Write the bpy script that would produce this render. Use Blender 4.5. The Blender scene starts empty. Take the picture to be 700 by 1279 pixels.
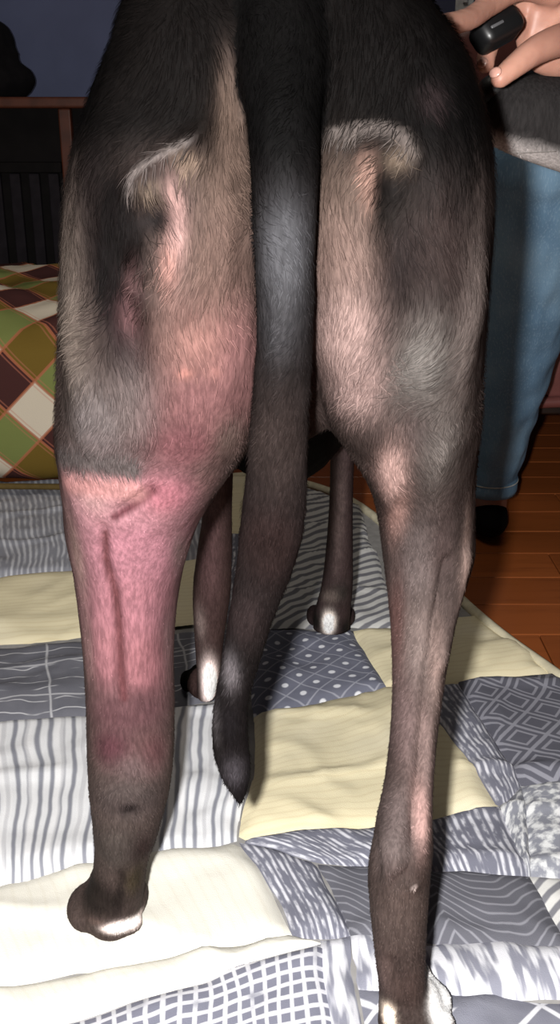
import bpy, bmesh, math, random
import numpy as np
from mathutils import Vector, Matrix, noise
from mathutils.bvhtree import BVHTree

random.seed(7)
rng = np.random.default_rng(11)
scene = bpy.context.scene
col = scene.collection

# ------------------------------------------------------------------ camera, light, exposure
F_PX, CX, CY = 1255.0, 350.0, 639.5
TH, CAM_H = math.radians(22.0), 0.67
cam_d = bpy.data.cameras.new('camera')
cam_d.sensor_fit = 'VERTICAL'
cam_d.sensor_height = 36.0
cam_d.lens = 36.0 * F_PX / 1279.0
cam_d.clip_start = 0.02
cam = bpy.data.objects.new('camera', cam_d)
cam.location = (0, 0, CAM_H)
cam.rotation_euler = (math.pi / 2 - TH, 0, 0)
col.objects.link(cam)
scene.camera = cam

world = bpy.data.worlds.new('room_air')
scene.world = world
world.use_nodes = True
world.node_tree.nodes['Background'].inputs[0].default_value = (1.0, 0.93, 0.86, 1)
world.node_tree.nodes['Background'].inputs[1].default_value = 0.03

fl = bpy.data.lights.new('camera_flash', 'POINT')
fl.energy = 72.0
fl.color = (1.0, 0.98, 0.955)
fl.shadow_soft_size = 0.012
flo = bpy.data.objects.new('camera_flash', fl)
flo.location = (-0.043, 0.0, CAM_H + 0.008)
col.objects.link(flo)

cl = bpy.data.lights.new('overhead_fill', 'AREA')  # soft fill from above, added to even out the flash falloff
cl.shape = 'DISK'; cl.size = 0.9; cl.energy = 8.0; cl.color = (1.0, 0.9, 0.78)
clo = bpy.data.objects.new('overhead_fill', cl); clo.location = (-0.2, 1.1, 2.35); col.objects.link(clo)

scene.view_settings.view_transform = 'Standard'
scene.view_settings.look = 'None'
scene.view_settings.exposure = 0.0
scene.view_settings.gamma = 1.0
scene.view_settings.use_curve_mapping = False

# ------------------------------------------------------------------ helpers
cT, sT = math.cos(TH), math.sin(TH)
VR = np.array([1.0, 0, 0]); VF = np.array([0, cT, -sT]); VU = np.array([0, sT, cT])
CAMP = np.array([0, 0, CAM_H])

def ray(x, y):
    return VF + VR * ((x - CX) / F_PX) + VU * ((CY - y) / F_PX)
def atY(x, y, Y):
    d = ray(x, y); t = Y / d[1]
    return CAMP + d * t, t
def atZ(x, y, Z=0.0):
    d = ray(x, y); t = (Z - CAM_H) / d[2]
    return CAMP + d * t

def lin(c):
    out = []
    for v in c[:3]:
        v = v / 255.0
        out.append(v / 12.92 if v <= 0.04045 else ((v + 0.055) / 1.055) ** 2.4)
    return out
def lin4(c): return (*lin(c), 1.0)

def tag(o, label=None, cat=None, group=None, kind=None):
    if label: o['label'] = label
    if cat: o['category'] = cat
    if group: o['group'] = group
    if kind: o['kind'] = kind
    return o

def empty(name, loc):
    o = bpy.data.objects.new(name, None)
    o.empty_display_size = 0.05
    o.location = loc
    col.objects.link(o)
    return o

def link(name, me, mat=None, parent=None, smooth=True):
    o = bpy.data.objects.new(name, me)
    col.objects.link(o)
    if mat is not None:
        if len(me.materials) == 0: me.materials.append(mat)
    if parent is not None:
        o.parent = parent
        o.matrix_parent_inverse = Matrix.Translation(-Vector(parent.location)) if parent.parent is None else Matrix.Identity(4)
    if smooth and len(me.polygons):
        me.polygons.foreach_set('use_smooth', [True] * len(me.polygons))
    return o

def mesh_from(verts, faces, name='m'):
    me = bpy.data.meshes.new(name)
    me.from_pydata([tuple(map(float, v)) for v in verts], [], faces)
    me.update()
    return me

class MB:
    def __init__(s): s.v = []; s.f = []
    def add(s, V, Fs):
        b = len(s.v); s.v += [tuple(map(float, p)) for p in V]; s.f += [tuple(i + b for i in f) for f in Fs]; return s
    def mesh(s, name='m'):
        me = mesh_from(s.v, s.f, name)
        bm = bmesh.new(); bm.from_mesh(me); bmesh.ops.recalc_face_normals(bm, faces=bm.faces); bm.to_mesh(me); bm.free()
        return me
    def ring_loft(s, rings):
        n = len(rings[0]); V = [p for r in rings for p in r]; Fs = []
        for i in range(len(rings) - 1):
            for j in range(n):
                k = (j + 1) % n
                Fs.append((i*n+j, i*n+k, (i+1)*n+k, (i+1)*n+j))
        c0, c1 = len(V), len(V) + 1
        V = V + [np.mean(rings[0], axis=0), np.mean(rings[-1], axis=0)]
        for j in range(n):
            k = (j + 1) % n
            Fs.append((c0, k, j)); Fs.append((c1, (len(rings)-1)*n + j, (len(rings)-1)*n + k))
        return s.add(V, Fs)
    def ellipsoid(s, c, r, rot=None, nu=20, nv=12):
        rings = []
        for i in range(1, nv):
            ph = math.pi * i / nv
            rr = []
            for j in range(nu):
                a = 2 * math.pi * j / nu
                p = np.array([r[0]*math.sin(ph)*math.cos(a), r[1]*math.sin(ph)*math.sin(a), r[2]*math.cos(ph)])
                if rot is not None: p = np.array(rot) @ p
                rr.append(np.array(c) + p)
            rings.append(rr)
        return s.ring_loft(rings)
    def box(s, lo, hi, bev=0.0, rot=None, org=(0, 0, 0)):
        bm = bmesh.new()
        bmesh.ops.create_cube(bm, size=1.0)
        lo = np.array(lo, float); hi = np.array(hi, float)
        for v in bm.verts:
            v.co = Vector(((lo + hi) / 2 + (hi - lo) * np.array(v.co)).tolist())
        if bev > 0:
            bmesh.ops.bevel(bm, geom=bm.edges[:] , offset=bev, segments=3, affect='EDGES', profile=0.5)
        bm.verts.index_update()
        V = [np.array(v.co) for v in bm.verts]
        if rot is not None: V = [np.array(org) + np.array(rot) @ p for p in V]
        Fs = [tuple(v.index for v in f.verts) for f in bm.faces]
        bm.free()
        return s.add(V, Fs)

def catmull(P, n):
    P = np.asarray(P, float)
    m = len(P)
    out = []
    for q in np.linspace(0, m - 1, n):
        i = min(int(q), m - 2); u = q - i
        p0 = P[max(i-1, 0)]; p1 = P[i]; p2 = P[i+1]; p3 = P[min(i+2, m-1)]
        out.append(0.5*((2*p1) + (-p0+p2)*u + (2*p0-5*p1+4*p2-p3)*u*u + (-p0+3*p1-3*p2+p3)*u**3))
    return np.array(out)

def tube_rings(P, n=40, seg=20, flat=None):
    """P rows: x,y,z,ra,rb ; rings perpendicular to the path, ra sideways, rb the other way"""
    C = catmull(P, n)
    rings = []
    for i in range(n):
        t = C[min(i+1, n-1), :3] - C[max(i-1, 0), :3]
        t /= np.linalg.norm(t) + 1e-9
        ref = np.array([1.0, 0, 0]) if flat is None else np.array(flat, float)
        a = ref - t * ref.dot(t)
        a /= np.linalg.norm(a) + 1e-9
        b = np.cross(t, a)
        ra, rb = max(C[i, 3], 1e-4), max(C[i, 4], 1e-4)
        rings.append([C[i, :3] + a*ra*math.cos(2*math.pi*j/seg) + b*rb*math.sin(2*math.pi*j/seg) for j in range(seg)])
    return rings, C

def img_rows(rows):
    """rows: py, xL, xR, Y, b -> x,y,z,ra,rb with horizontal rings"""
    out = []
    for py, xl, xr, Y, b in rows:
        c, t = atY((xl + xr) / 2, py, Y)
        out.append([*c, (xr - xl) / 2 / F_PX * t, b])
    return out

def flat_rings(P, n=60, seg=24):
    C = catmull(P, n)
    def se(v, e): return math.copysign(abs(v)**e, v)
    rings = []
    for i in range(n):
        e = 1.0 - 0.28*min(1.0, max(0.0, (C[i, 4] - 0.06) / 0.04))   # thick thighs are squarer in section
        rings.append([C[i, :3] + np.array([C[i, 3]*se(math.cos(2*math.pi*j/seg), e), C[i, 4]*se(math.sin(2*math.pi*j/seg), e), 0]) for j in range(seg)])
    return rings, C

def remesh(mb, voxel, smooth_it=2, name='m'):
    me = mb.mesh('tmp')
    o = bpy.data.objects.new('tmp', me); col.objects.link(o)
    m = o.modifiers.new('r', 'REMESH'); m.mode = 'VOXEL'; m.voxel_size = voxel; m.adaptivity = 0
    if smooth_it:
        s = o.modifiers.new('s', 'SMOOTH'); s.factor = 0.5; s.iterations = smooth_it
    dg = bpy.context.evaluated_depsgraph_get(); dg.update()
    out = bpy.data.meshes.new_from_object(o.evaluated_get(dg))
    out.name = name
    bpy.data.objects.remove(o); bpy.data.meshes.remove(me)
    return out

def get_co(me):
    a = np.empty(len(me.vertices)*3); me.vertices.foreach_get('co', a); return a.reshape(-1, 3)
def get_no(me):
    a = np.empty(len(me.vertices)*3); me.vertices.foreach_get('normal', a); return a.reshape(-1, 3)
def set_co(me, a):
    me.vertices.foreach_set('co', np.ascontiguousarray(a).ravel()); me.update()
def set_col(me, c):
    at = me.color_attributes.new('Col', 'FLOAT_COLOR', 'POINT')
    cc = np.ones((len(c), 4)); cc[:, :3] = c
    at.data.foreach_set('color', cc.ravel())

# ------------------------------------------------------------------ material helper
class Mat:
    def __init__(s, name, rough=0.6, spec=0.3):
        s.m = bpy.data.materials.new(name); s.m.use_nodes = True
        s.nt = s.m.node_tree; s.N = s.nt.nodes; s.L = s.nt.links
        s.b = s.N['Principled BSDF']
        s.b.inputs['Roughness'].default_value = rough
        s.b.inputs['Specular IOR Level'].default_value = spec
    def node(s, t, **kw):
        n = s.N.new(t)
        for k, v in kw.items(): setattr(n, k, v)
        return n
    def put(s, sock, v):
        if hasattr(v, 'is_linked') or hasattr(v, 'links'): s.L.new(v, sock)
        elif isinstance(v, (tuple, list)): sock.default_value = v
        else: sock.default_value = v
    def ma(s, op, a, b=None, c=None):
        n = s.node('ShaderNodeMath', operation=op)
        s.put(n.inputs[0], a)
        if b is not None: s.put(n.inputs[1], b)
        if c is not None: s.put(n.inputs[2], c)
        return n.outputs[0]
    def mix(s, f, a, b, blend='MIX'):
        n = s.node('ShaderNodeMix', data_type='RGBA', blend_type=blend)
        s.put(n.inputs['Factor'], f); s.put(n.inputs[6], a); s.put(n.inputs[7], b)
        return n.outputs[2]
    def uv(s):
        n = s.node('ShaderNodeTexCoord'); q = s.node('ShaderNodeSeparateXYZ'); s.L.new(n.outputs['UV'], q.inputs[0])
        return q.outputs[0], q.outputs[1], n.outputs['UV']
    def ob(s):
        return s.node('ShaderNodeTexCoord').outputs['Object']
    def mapping(s, vec, scale=(1, 1, 1), rot=(0, 0, 0)):
        n = s.node('ShaderNodeMapping'); s.L.new(vec, n.inputs[0])
        n.inputs['Scale'].default_value = scale; n.inputs['Rotation'].default_value = rot
        return n.outputs[0]
    def noise(s, vec, scale, detail=3, rough=0.5):
        n = s.node('ShaderNodeTexNoise'); s.L.new(vec, n.inputs['Vector'])
        n.inputs['Scale'].default_value = scale; n.inputs['Detail'].default_value = detail; n.inputs['Roughness'].default_value = rough
        return n.outputs[0]
    def ramp(s, f, lo, hi):
        n = s.node('ShaderNodeMapRange', interpolation_type='SMOOTHSTEP'); s.put(n.inputs[0], f)
        n.inputs[1].default_value = lo; n.inputs[2].default_value = hi
        return n.outputs[0]
    def bump(s, h, strength=0.3, dist=0.002):
        n = s.node('ShaderNodeBump'); n.inputs['Strength'].default_value = strength; n.inputs['Distance'].default_value = dist
        s.L.new(h, n.inputs['Height']); s.L.new(n.outputs[0], s.b.inputs['Normal'])
    def color(s, c): s.put(s.b.inputs['Base Color'], c)

def plain(name, c, rough=0.6, spec=0.3, nscale=60, namt=0.12, bump=0.0, bscale=200):
    m = Mat(name, rough, spec)
    f = m.noise(m.ob(), nscale, 4)
    a = [x * (1 - namt) for x in lin(c)]; b = [min(1, x * (1 + namt)) for x in lin(c)]
    m.color(m.mix(m.ramp(f, 0.3, 0.7), (*a, 1), (*b, 1)))
    if bump: m.bump(m.noise(m.ob(), bscale, 3), bump, 0.001)
    return m.m

# ------------------------------------------------------------------ setting: floor, wall
FLOOR_Z = -0.016
def plank_mat():
    m = Mat('floor_wood', 0.32, 0.45)
    v = m.ob()
    oi = m.node('ShaderNodeObjectInfo')
    add = m.node('ShaderNodeVectorMath', operation='ADD'); m.L.new(v, add.inputs[0])
    sc = m.node('ShaderNodeVectorMath', operation='SCALE'); sc.inputs[3].default_value = 7.0
    cmb = m.node('ShaderNodeCombineXYZ')
    for i in range(3): m.L.new(oi.outputs['Random'], cmb.inputs[i])
    m.L.new(cmb.outputs[0], sc.inputs[0]); m.L.new(sc.outputs[0], add.inputs[1])
    g = m.noise(m.mapping(add.outputs[0], (3, 40, 10)), 2.2, 5, 0.6)
    base = m.mix(oi.outputs['Random'], lin4((134, 72, 34)), lin4((150, 82, 40)))
    m.color(m.mix(m.ma('MULTIPLY', m.ramp(g, 0.45, 0.75), 0.45), base, lin4((100, 50, 24))))
    m.bump(g, 0.08, 0.001)
    return m.m
M_plank = plank_mat()
M_sub = plain('subfloor_dark', (40, 24, 15), 0.9)
sub = link('floor', MB().box((-2.6, -0.6, -0.06), (2.6, 3.15, FLOOR_Z - 0.012)).mesh(), M_sub, smooth=False)
tag(sub, kind='structure')
PW, PL = 0.092, 1.05
pm = MB().box((-PL/2+0.0008, -PW/2+0.0008, -0.014), (PL/2-0.0008, PW/2-0.0008, 0.0), 0.0015).mesh('plank')
pm.materials.append(M_plank)
k = 0
for r in range(41):
    off = (r * 0.377) % PL
    for c in range(6):
        x = -2.6 + off - PL/2 + c*PL
        if x - PL/2 < -2.95 or x + PL/2 > 2.95: continue
        o = link('plank', pm, None, sub, smooth=False)
        o.location = (x, -0.6 + PW*(r+0.5), FLOOR_Z)
        k += 1

M_wall = plain('wall_blue_grey', (92, 98, 126), 0.85, 0.2, 8, 0.06, 0.15, 300)
wb = link('wall_back', MB().box((-2.6, 3.0, FLOOR_Z), (2.6, 3.12, 2.4)).mesh(), M_wall, smooth=False); tag(wb, kind='structure')
M_base = plain('baseboard_wood', (70, 38, 22), 0.5)
bb = link('baseboard_back', MB().box((-2.6, 2.985, FLOOR_Z), (2.6, 3.0, 0.09), 0.004).mesh(), M_base, smooth=False); tag(bb, kind='structure')

# ------------------------------------------------------------------ quilt
def quilt_height(x, y):
    p = Vector((x*3.1, y*3.1, 0.3))
    h = 0.0045 * noise.noise(p)
    q = Vector((x*9 + 2*noise.noise(p*0.8), y*5, 4.1))
    h += 0.0030 * (1 - abs(noise.noise(q)) * 2.2)
    q2 = Vector((x*4 + 1.5*noise.noise(p*1.3), y*11 + 1.2*noise.noise(p*0.9), 8.3))
    h += 0.0050 * max(0.0, 1 - abs(noise.noise(q2)) * 5.0)
    q3 = Vector((x*13 + 1.5*noise.noise(p*1.1), y*13 - x*5, 2.3))
    h += 0.0028 * max(0.0, 1 - abs(noise.noise(q3)) * 4.0)
    h += 0.0012 * noise.noise(Vector((x*30, y*22, 1.7)))
    return h

def qmat(kind):
    m = Mat('quilt_' + kind, 0.85, 0.15)
    u, v, uv = m.uv()
    def n2(scale, sx=1, sy=1, d=2, rot=0): return m.noise(m.mapping(uv, (sx, sy, 1), (0, 0, rot)), scale, d)
    WH, SL, DK, CR = (236, 234, 232), (112, 113, 124), (84, 85, 96), (234, 223, 188)
    wob = m.ma('SUBTRACT', n2(14), 0.5)
    weave = n2(900, 1, 1, 1)
    def tri(x, period):  # triangle 0..1..0
        return m.ma('PINGPONG', m.ma('DIVIDE', x, period / 2), 1.0)
    def lines(x, period, w, soft=0.12):
        return m.ramp(tri(x, period), 1 - w - soft, 1 - w + soft)
    wu = m.ma('ADD', u, m.ma('MULTIPLY', wob, 0.010)); wv = m.ma('ADD', v, m.ma('MULTIPLY', wob, 0.010))
    if kind == 'cream':
        ww = m.ma('ADD', v, m.ma('MULTIPLY', n2(9, 1, 2), 0.03))
        c = m.mix(m.ma('MULTIPLY', lines(ww, 0.011, 0.25, 0.25), 0.35), lin4(CR), lin4((214, 197, 158)))
        c = m.mix(m.ma('MULTIPLY', m.ramp(n2(6), 0.45, 0.75), 0.3), c, lin4((240, 236, 222)))
    elif kind == 'ivory':
        c = m.mix(m.ma('MULTIPLY', lines(m.ma('ADD', u, m.ma('MULTIPLY', n2(7), 0.03)), 0.012, 0.2, 0.25), 0.18), lin4((232, 229, 218)), lin4((208, 200, 180)))
    elif kind == 'pinstripe':
        f = lines(wu, 0.011, 0.45, 0.3)
        f = m.ma('MULTIPLY', f, m.ramp(n2(60, 1, 0.25), 0.3, 0.6))
        c = m.mix(f, lin4((142, 143, 152)), lin4((202, 203, 210)))
    elif kind == 'stripe':
        f = lines(wu, 0.013, 0.42, 0.25)
        f2 = lines(m.ma('ADD', wu, m.ma('MULTIPLY', n2(25, 1, 0.2), 0.012)), 0.031, 0.3, 0.15)
        c = m.mix(f, lin4((226, 227, 230)), lin4((140, 142, 152)))
        c = m.mix(m.ma('MULTIPLY', f2, 0.6), c, lin4((238, 238, 240)))
    elif kind == 'diagonal':
        d = m.ma('ADD', m.ma('MULTIPLY', wu, 0.75), m.ma('MULTIPLY', wv, -0.66))
        c = m.mix(lines(d, 0.018, 0.45, 0.15), lin4((216, 215, 212)), lin4((128, 128, 134)))
    elif kind == 'wavy':
        s = m.ma('ADD', v, m.ma('MULTIPLY', m.ma('SINE', m.ma('ADD', m.ma('MULTIPLY', u, 70), m.ma('MULTIPLY', wob, 8))), 0.004))
        f = m.ma('MULTIPLY', lines(s, 0.021, 0.08, 0.08), m.ramp(n2(20, 1, 3), 0.4, 0.55))
        g = m.ma('MAXIMUM', lines(wu, 0.09, 0.03, 0.03), lines(wv, 0.08, 0.03, 0.03))
        c = m.mix(n2(40), lin4((96, 97, 106)), lin4((118, 118, 126)))
        c = m.mix(m.ma('MAXIMUM', f, m.ma('MULTIPLY', g, 0.8)), c, lin4((196, 196, 200)))
    elif kind == 'dots':
        a = m.ma('ADD', m.ma('MULTIPLY', u, 0.7), m.ma('MULTIPLY', v, 0.7)); b = m.ma('SUBTRACT', m.ma('MULTIPLY', u, 0.7), m.ma('MULTIPLY', v, 0.7))
        P = 0.031
        g = m.ma('MAXIMUM', lines(a, P, 0.07, 0.06), lines(b, P, 0.07, 0.06))
        da = tri(a, P); db = tri(b, P)
        dot = m.ma('SUBTRACT', 1.0, m.ramp(m.ma('SQRT', m.ma('ADD', m.ma('MULTIPLY', da, da), m.ma('MULTIPLY', db, db))), 0.2, 0.36))
        c = m.mix(n2(50), lin4((104, 106, 122)), lin4((124, 126, 140)))
        c = m.mix(m.ma('MULTIPLY', g, 0.55), c, lin4((190, 191, 202)))
        c = m.mix(dot, c, lin4((228, 229, 235)))
    elif kind == 'diamond':
        a = m.ma('ADD', m.ma('MULTIPLY', u, 0.62), m.ma('MULTIPLY', v, 0.78)); b = m.ma('SUBTRACT', m.ma('MULTIPLY', u, 0.62), m.ma('MULTIPLY', v, 0.78))
        P = 0.046
        mx = m.ma('MAXIMUM', tri(a, P), tri(b, P))
        f = m.ma('MAXIMUM', m.ramp(mx, 0.86, 0.92), m.ma('MULTIPLY', m.ramp(mx, 0.46, 0.52), m.ma('SUBTRACT', 1.0, m.ramp(mx, 0.62, 0.68))))
        c = m.mix(m.ma('MULTIPLY', f, 0.8), lin4((92, 92, 102)), lin4((150, 150, 160)))
    elif kind == 'chevron':
        z = m.ma('MULTIPLY', m.ma('SUBTRACT', m.ma('SMOOTH_MIN', tri(m.ma('ADD', u, m.ma('MULTIPLY', wob, 0.02)), 0.10), 0.72, 0.2), 0.3), 0.048)
        s = m.ma('ADD', v, z)
        c = m.mix(m.ma('MULTIPLY', lines(s, 0.0115, 0.22, 0.16), 0.75), lin4((100, 100, 108)), lin4((150, 150, 158)))
    elif kind == 'streak':
        su = m.ma('ADD', u, m.ma('MULTIPLY', wob, 0.004))
        f = m.ma('MULTIPLY', lines(su, 0.0085, 0.5, 0.3), m.ramp(n2(95, 1, 0.5, 3), 0.40, 0.60))
        c = m.mix(f, lin4((116, 117, 130)), lin4((214, 214, 222)))
    elif kind == 'whitestreak':
        f = m.ramp(n2(60, 1.6, 0.3), 0.40, 0.55)
        c = m.mix(f, lin4((142, 143, 156)), lin4((226, 226, 232)))
    elif kind == 'speckle':
        f = m.ramp(n2(75, 1, 1, 4), 0.42, 0.62)
        c = m.mix(f, lin4((138, 140, 150)), lin4((226, 227, 228)))
        c = m.mix(m.ramp(n2(24, 1, 1, 1), 0.72, 0.76), c, lin4((40, 40, 46)))
    elif kind == 'plaid':
        g = m.ma('MAXIMUM', lines(wu, 0.013, 0.30, 0.1), lines(wv, 0.0125, 0.34, 0.1))
        c = m.mix(m.ma('MULTIPLY', g, m.ramp(n2(30), 0.2, 0.45)), lin4((128, 129, 144)), lin4((222, 222, 228)))
    elif kind == 'geo':
        a = m.ma('ADD', u, v); b = m.ma('SUBTRACT', u, v)
        f = m.ma('MAXIMUM', m.ma('MULTIPLY', lines(a, 0.075, 0.09, 0.04), m.ramp(n2(14), 0.45, 0.5)), m.ma('MULTIPLY', lines(b, 0.06, 0.11, 0.04), m.ramp(n2(11, 1.3), 0.42, 0.47)))
        c = m.mix(n2(50), lin4((120, 121, 134)), lin4((140, 141, 152)))
        c = m.mix(f, c, lin4((230, 230, 236)))
    m.color(c)
    m.bump(m.ma('ADD', weave, m.ma('MULTIPLY', n2(35), 2.0)), 0.35, 0.0012)
    return m.m
QM = {}
def getq(k):
    if k not in QM: QM[k] = qmat(k)
    return QM[k]

patches = [
 ('pinstripe', (-250, 605), (280, 592), (285, 690), (-250, 745)),
 ('cream', (-250, 745), (285, 690), (285, 770), (-250, 830)),
 ('wavy', (-250, 830), (310, 776), (316, 866), (-250, 925)),
 ('stripe', (-250, 925), (314, 866), (300, 1045), (-250, 1135)),
 ('ivory', (-250, 1135), (300, 1045), (365, 1165), (-250, 1270)),
 ('ivory', (-250, 1270), (365, 1165), (405, 1170), (-250, 1375)),
 ('plaid', (-250, 1375), (405, 1170), (445, 1420), (-250, 1640)),
 ('cream', (280, 592), (345, 594), (345, 660), (285, 660)),
 ('streak', (285, 660), (345, 660), (310, 780), (285, 770)),
 ('diagonal', (345, 594), (450, 630), (505, 785), (310, 780)),
 ('dots', (310, 780), (440, 788), (482, 858), (322, 892)),
 ('cream', (440, 788), (592, 760), (690, 834), (482, 858)),
 ('cream', (322, 892), (515, 851), (620, 1003), (300, 1045)),
 ('streak', (515, 853), (575, 846), (650, 975), (620, 1003)),
 ('diamond', (575, 846), (690, 834), (880, 965), (650, 975)),
 ('speckle', (650, 975), (880, 965), (960, 1100), (660, 1085)),
 ('speckle', (620, 1003), (650, 975), (662, 1086), (658, 1084)),
 ('streak', (300, 1045), (620, 1003), (660, 1085), (395, 1072)),
 ('streak', (300, 1045), (395, 1072), (440, 1165), (365, 1165)),
 ('chevron', (395, 1072), (660, 1085), (720, 1172), (440, 1165)),
 ('whitestreak', (440, 1165), (720, 1172), (760, 1240), (455, 1225)),
 ('geo', (455, 1225), (760, 1240), (820, 1420), (480, 1400)),
 ('whitestreak', (400, 1166), (440, 1165), (480, 1400), (445, 1420)),
 ('diagonal', (660, 1085), (960, 1100), (1050, 1260), (720, 1172)),
 ('cream', (720, 1172), (1050, 1260), (1130, 1450), (820, 1420)),
 ('plaid', (-900, 605), (-250, 605), (-250, 830), (-900, 880)),
 ('cream', (-900, 880), (-250, 830), (-250, 1135), (-900, 1190)),
 ('chevron', (-900, 1190), (-250, 1135), (-250, 1640), (-900, 1700)),
]
qroot = empty('patchwork_quilt', (0, 0.95, FLOOR_Z))
tag(qroot, 'crumpled grey, white and cream patchwork quilt spread on the wooden floor', 'quilt')
allpts = []
for kind, *cs in patches:
    g = [atZ(x, y, 0.0) for x, y in cs]
    allpts += g
    w = max(np.linalg.norm(g[1]-g[0]), np.linalg.norm(g[2]-g[3])); h = max(np.linalg.norm(g[3]-g[0]), np.linalg.norm(g[2]-g[1]))
    nu = int(min(60, max(6, w / 0.0075))); nv = int(min(60, max(6, h / 0.0075)))
    V = []; UV = []
    for j in range(nv + 1):
        t = j / nv
        for i in range(nu + 1):
            s = i / nu
            p = (g[0]*(1-s)+g[1]*s)*(1-t) + (g[3]*(1-s)+g[2]*s)*t
            du = min(s, 1-s)*w; dv = min(t, 1-t)*h
            d = min(du, dv)
            pil = 0.007 * (1 - math.exp(-d / 0.012))
            dv_ = noise.noise_vector(Vector((p[0]*6.5, p[1]*6.5, 2.0)))
            dw_ = noise.noise_vector(Vector((p[0]*19, p[1]*19, 5.0)))
            x, y = p[0] + 0.010*dv_.x + 0.003*dw_.x, p[1] + 0.010*dv_.y + 0.003*dw_.y
            z = -0.009 + pil + quilt_height(x, y)
            if d < 1e-6: z -= 0.002
            V.append((x, y, z)); UV.append((s*w, (1-t)*h))
    Fs = [(j*(nu+1)+i, (j+1)*(nu+1)+i, (j+1)*(nu+1)+i+1, j*(nu+1)+i+1) for j in range(nv) for i in range(nu)]
    me = mesh_from(V, Fs, 'patch')
    ul = me.uv_layers.new(name='UVMap')
    for lp in me.loops: ul.data[lp.index].uv = UV[lp.vertex_index]
    o = link('patch', me, getq(kind), qroot)
# backing sheet, follows the outline of the patches
M_back = plain('quilt_backing_cloth', (150, 148, 146), 0.9, 0.1)
outline = [(-900, 605), (-250, 605), (280, 592), (345, 592), (450, 628), (592, 758), (690, 832), (880, 963), (960, 1100), (1050, 1260), (1130, 1450), (820, 1420), (480, 1420), (-250, 1640), (-900, 1700)]
og = [atZ(x, y, 0.0)[:2] for x, y in outline]
nO = len(og)
V = [(x, y, FLOOR_Z) for x, y in og] + [(x, y, -0.009) for x, y in og]
Fs = [tuple(range(nO, 2*nO))] + [(i, (i+1) % nO, nO+(i+1) % nO, nO+i) for i in range(nO)] + [tuple(reversed(range(nO)))]
link('backing', MB().add(V, Fs).mesh(), M_back, qroot, smooth=False)
# bound edge: a thin roll along the visible outline
M_bind = plain('quilt_binding_cloth', (206, 198, 172), 0.9, 0.1)
pts = [(x, y, -0.007) for x, y in og[2:10]]
rr, _ = tube_rings([[*p, 0.0075, 0.008] for p in pts], 60, 10, flat=(0, 0, 1))
link('binding', MB().ring_loft(rr).mesh(), M_bind, qroot)

# ------------------------------------------------------------------ argyle cushion
def argyle():
    m = Mat('argyle_cloth', 0.85, 0.15)
    u, v, uv = m.uv()
    S = 0.108
    a = m.ma('DIVIDE', m.ma('ADD', u, v), S); b = m.ma('DIVIDE', m.ma('SUBTRACT', u, v), S)
    pa = m.ma('FLOORED_MODULO', m.ma('FLOOR', a), 2.0); pb = m.ma('FLOORED_MODULO', m.ma('FLOOR', b), 2.0)
    r0 = m.mix(pb, lin4((122, 130, 74)), lin4((114, 92, 38)))
    r1 = m.mix(pb, lin4((214, 202, 182)), lin4((72, 42, 40)))
    c = m.mix(pa, r0, r1)
    fa = m.ma('PINGPONG', a, 0.5); fb = m.ma('PINGPONG', b, 0.5)
    ln = m.ma('MAXIMUM', m.ma('SUBTRACT', 1.0, m.ramp(fa, 0.025, 0.04)), m.ma('SUBTRACT', 1.0, m.ramp(fb, 0.025, 0.04)))
    c = m.mix(m.ma('MULTIPLY', ln, 0.8), c, lin4((176, 106, 76)))
    l2 = m.ma('MULTIPLY', m.ramp(fa, 0.075, 0.085), m.ma('SUBTRACT', 1.0, m.ramp(fa, 0.11, 0.12)))
    c = m.mix(m.ma('MULTIPLY', l2, 0.35), c, lin4((196, 120, 96)))
    m.color(c)
    m.bump(m.noise(uv, 500, 2), 0.25, 0.001)
    return m.m
def cushion(cx0, cx1, cy0, cy1, z0, z1):
    nu, nv = 90, 64
    V = []; UV = []
    W, D, Hh = cx1-cx0, cy1-cy0, z1-z0
    # superellipsoid pillow
    def se(c, e): return math.copysign(abs(c)**e, c)
    for j in range(nv + 1):
        ph = -math.pi/2 + math.pi*j/nv
        for i in range(nu + 1):
            a = -math.pi + 2*math.pi*i/nu
            e1 = 0.55 if ph > 0 else 0.22
            x = se(math.cos(ph), e1)*se(math.cos(a), 0.35)
            y = se(math.cos(ph), e1)*se(math.sin(a), 0.35)
            z = se(math.sin(ph), 0.7)
            P = Vector((cx0+W*(x+1)/2, cy0+D*(y+1)/2, z0+Hh*(z+1)/2))
            d = 0.012*noise.noise(P*7) + 0.007*noise.noise(P*17+Vector((3, 1, 2)))
            up = max(0.0, z)
            P.z += d*(0.4+up)*1.6; P.y += d*0.8*(1-up)
            if P.z < z0: P.z = z0
            V.append(tuple(P))
            UV.append((P.x, (P.z - z0) + max(0, P.y-cy0-0.05)*0.9))
    Fs = [(j*(nu+1)+i, j*(nu+1)+i+1, (j+1)*(nu+1)+i+1, (j+1)*(nu+1)+i) for j in range(nv) for i in range(nu)]
    me = mesh_from(V, Fs, 'cushion')
    ul = me.uv_layers.new(name='UVMap')
    for lp in me.loops: ul.data[lp.index].uv = UV[lp.vertex_index]
    return me
croot = empty('floor_cushion', (-0.7, 2.0, FLOOR_Z))
tag(croot, 'plump floor cushion in green, maroon and cream argyle cloth behind the dog', 'cushion')
link('cushion_cover', cushion(-1.35, -0.12, 1.72, 2.36, 0.005, 0.35), argyle(), croot)
M_pipe = plain('cushion_piping_cloth', (96, 78, 40), 0.8)
rr, _ = tube_rings([[x, 1.735 + 0.006*math.sin(x*9), 0.018, 0.006, 0.006] for x in np.linspace(-1.28, -0.19, 24)], 60, 8, flat=(0, 0, 1))
link('piping', MB().ring_loft(rr).mesh(), M_pipe, croot)

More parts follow.
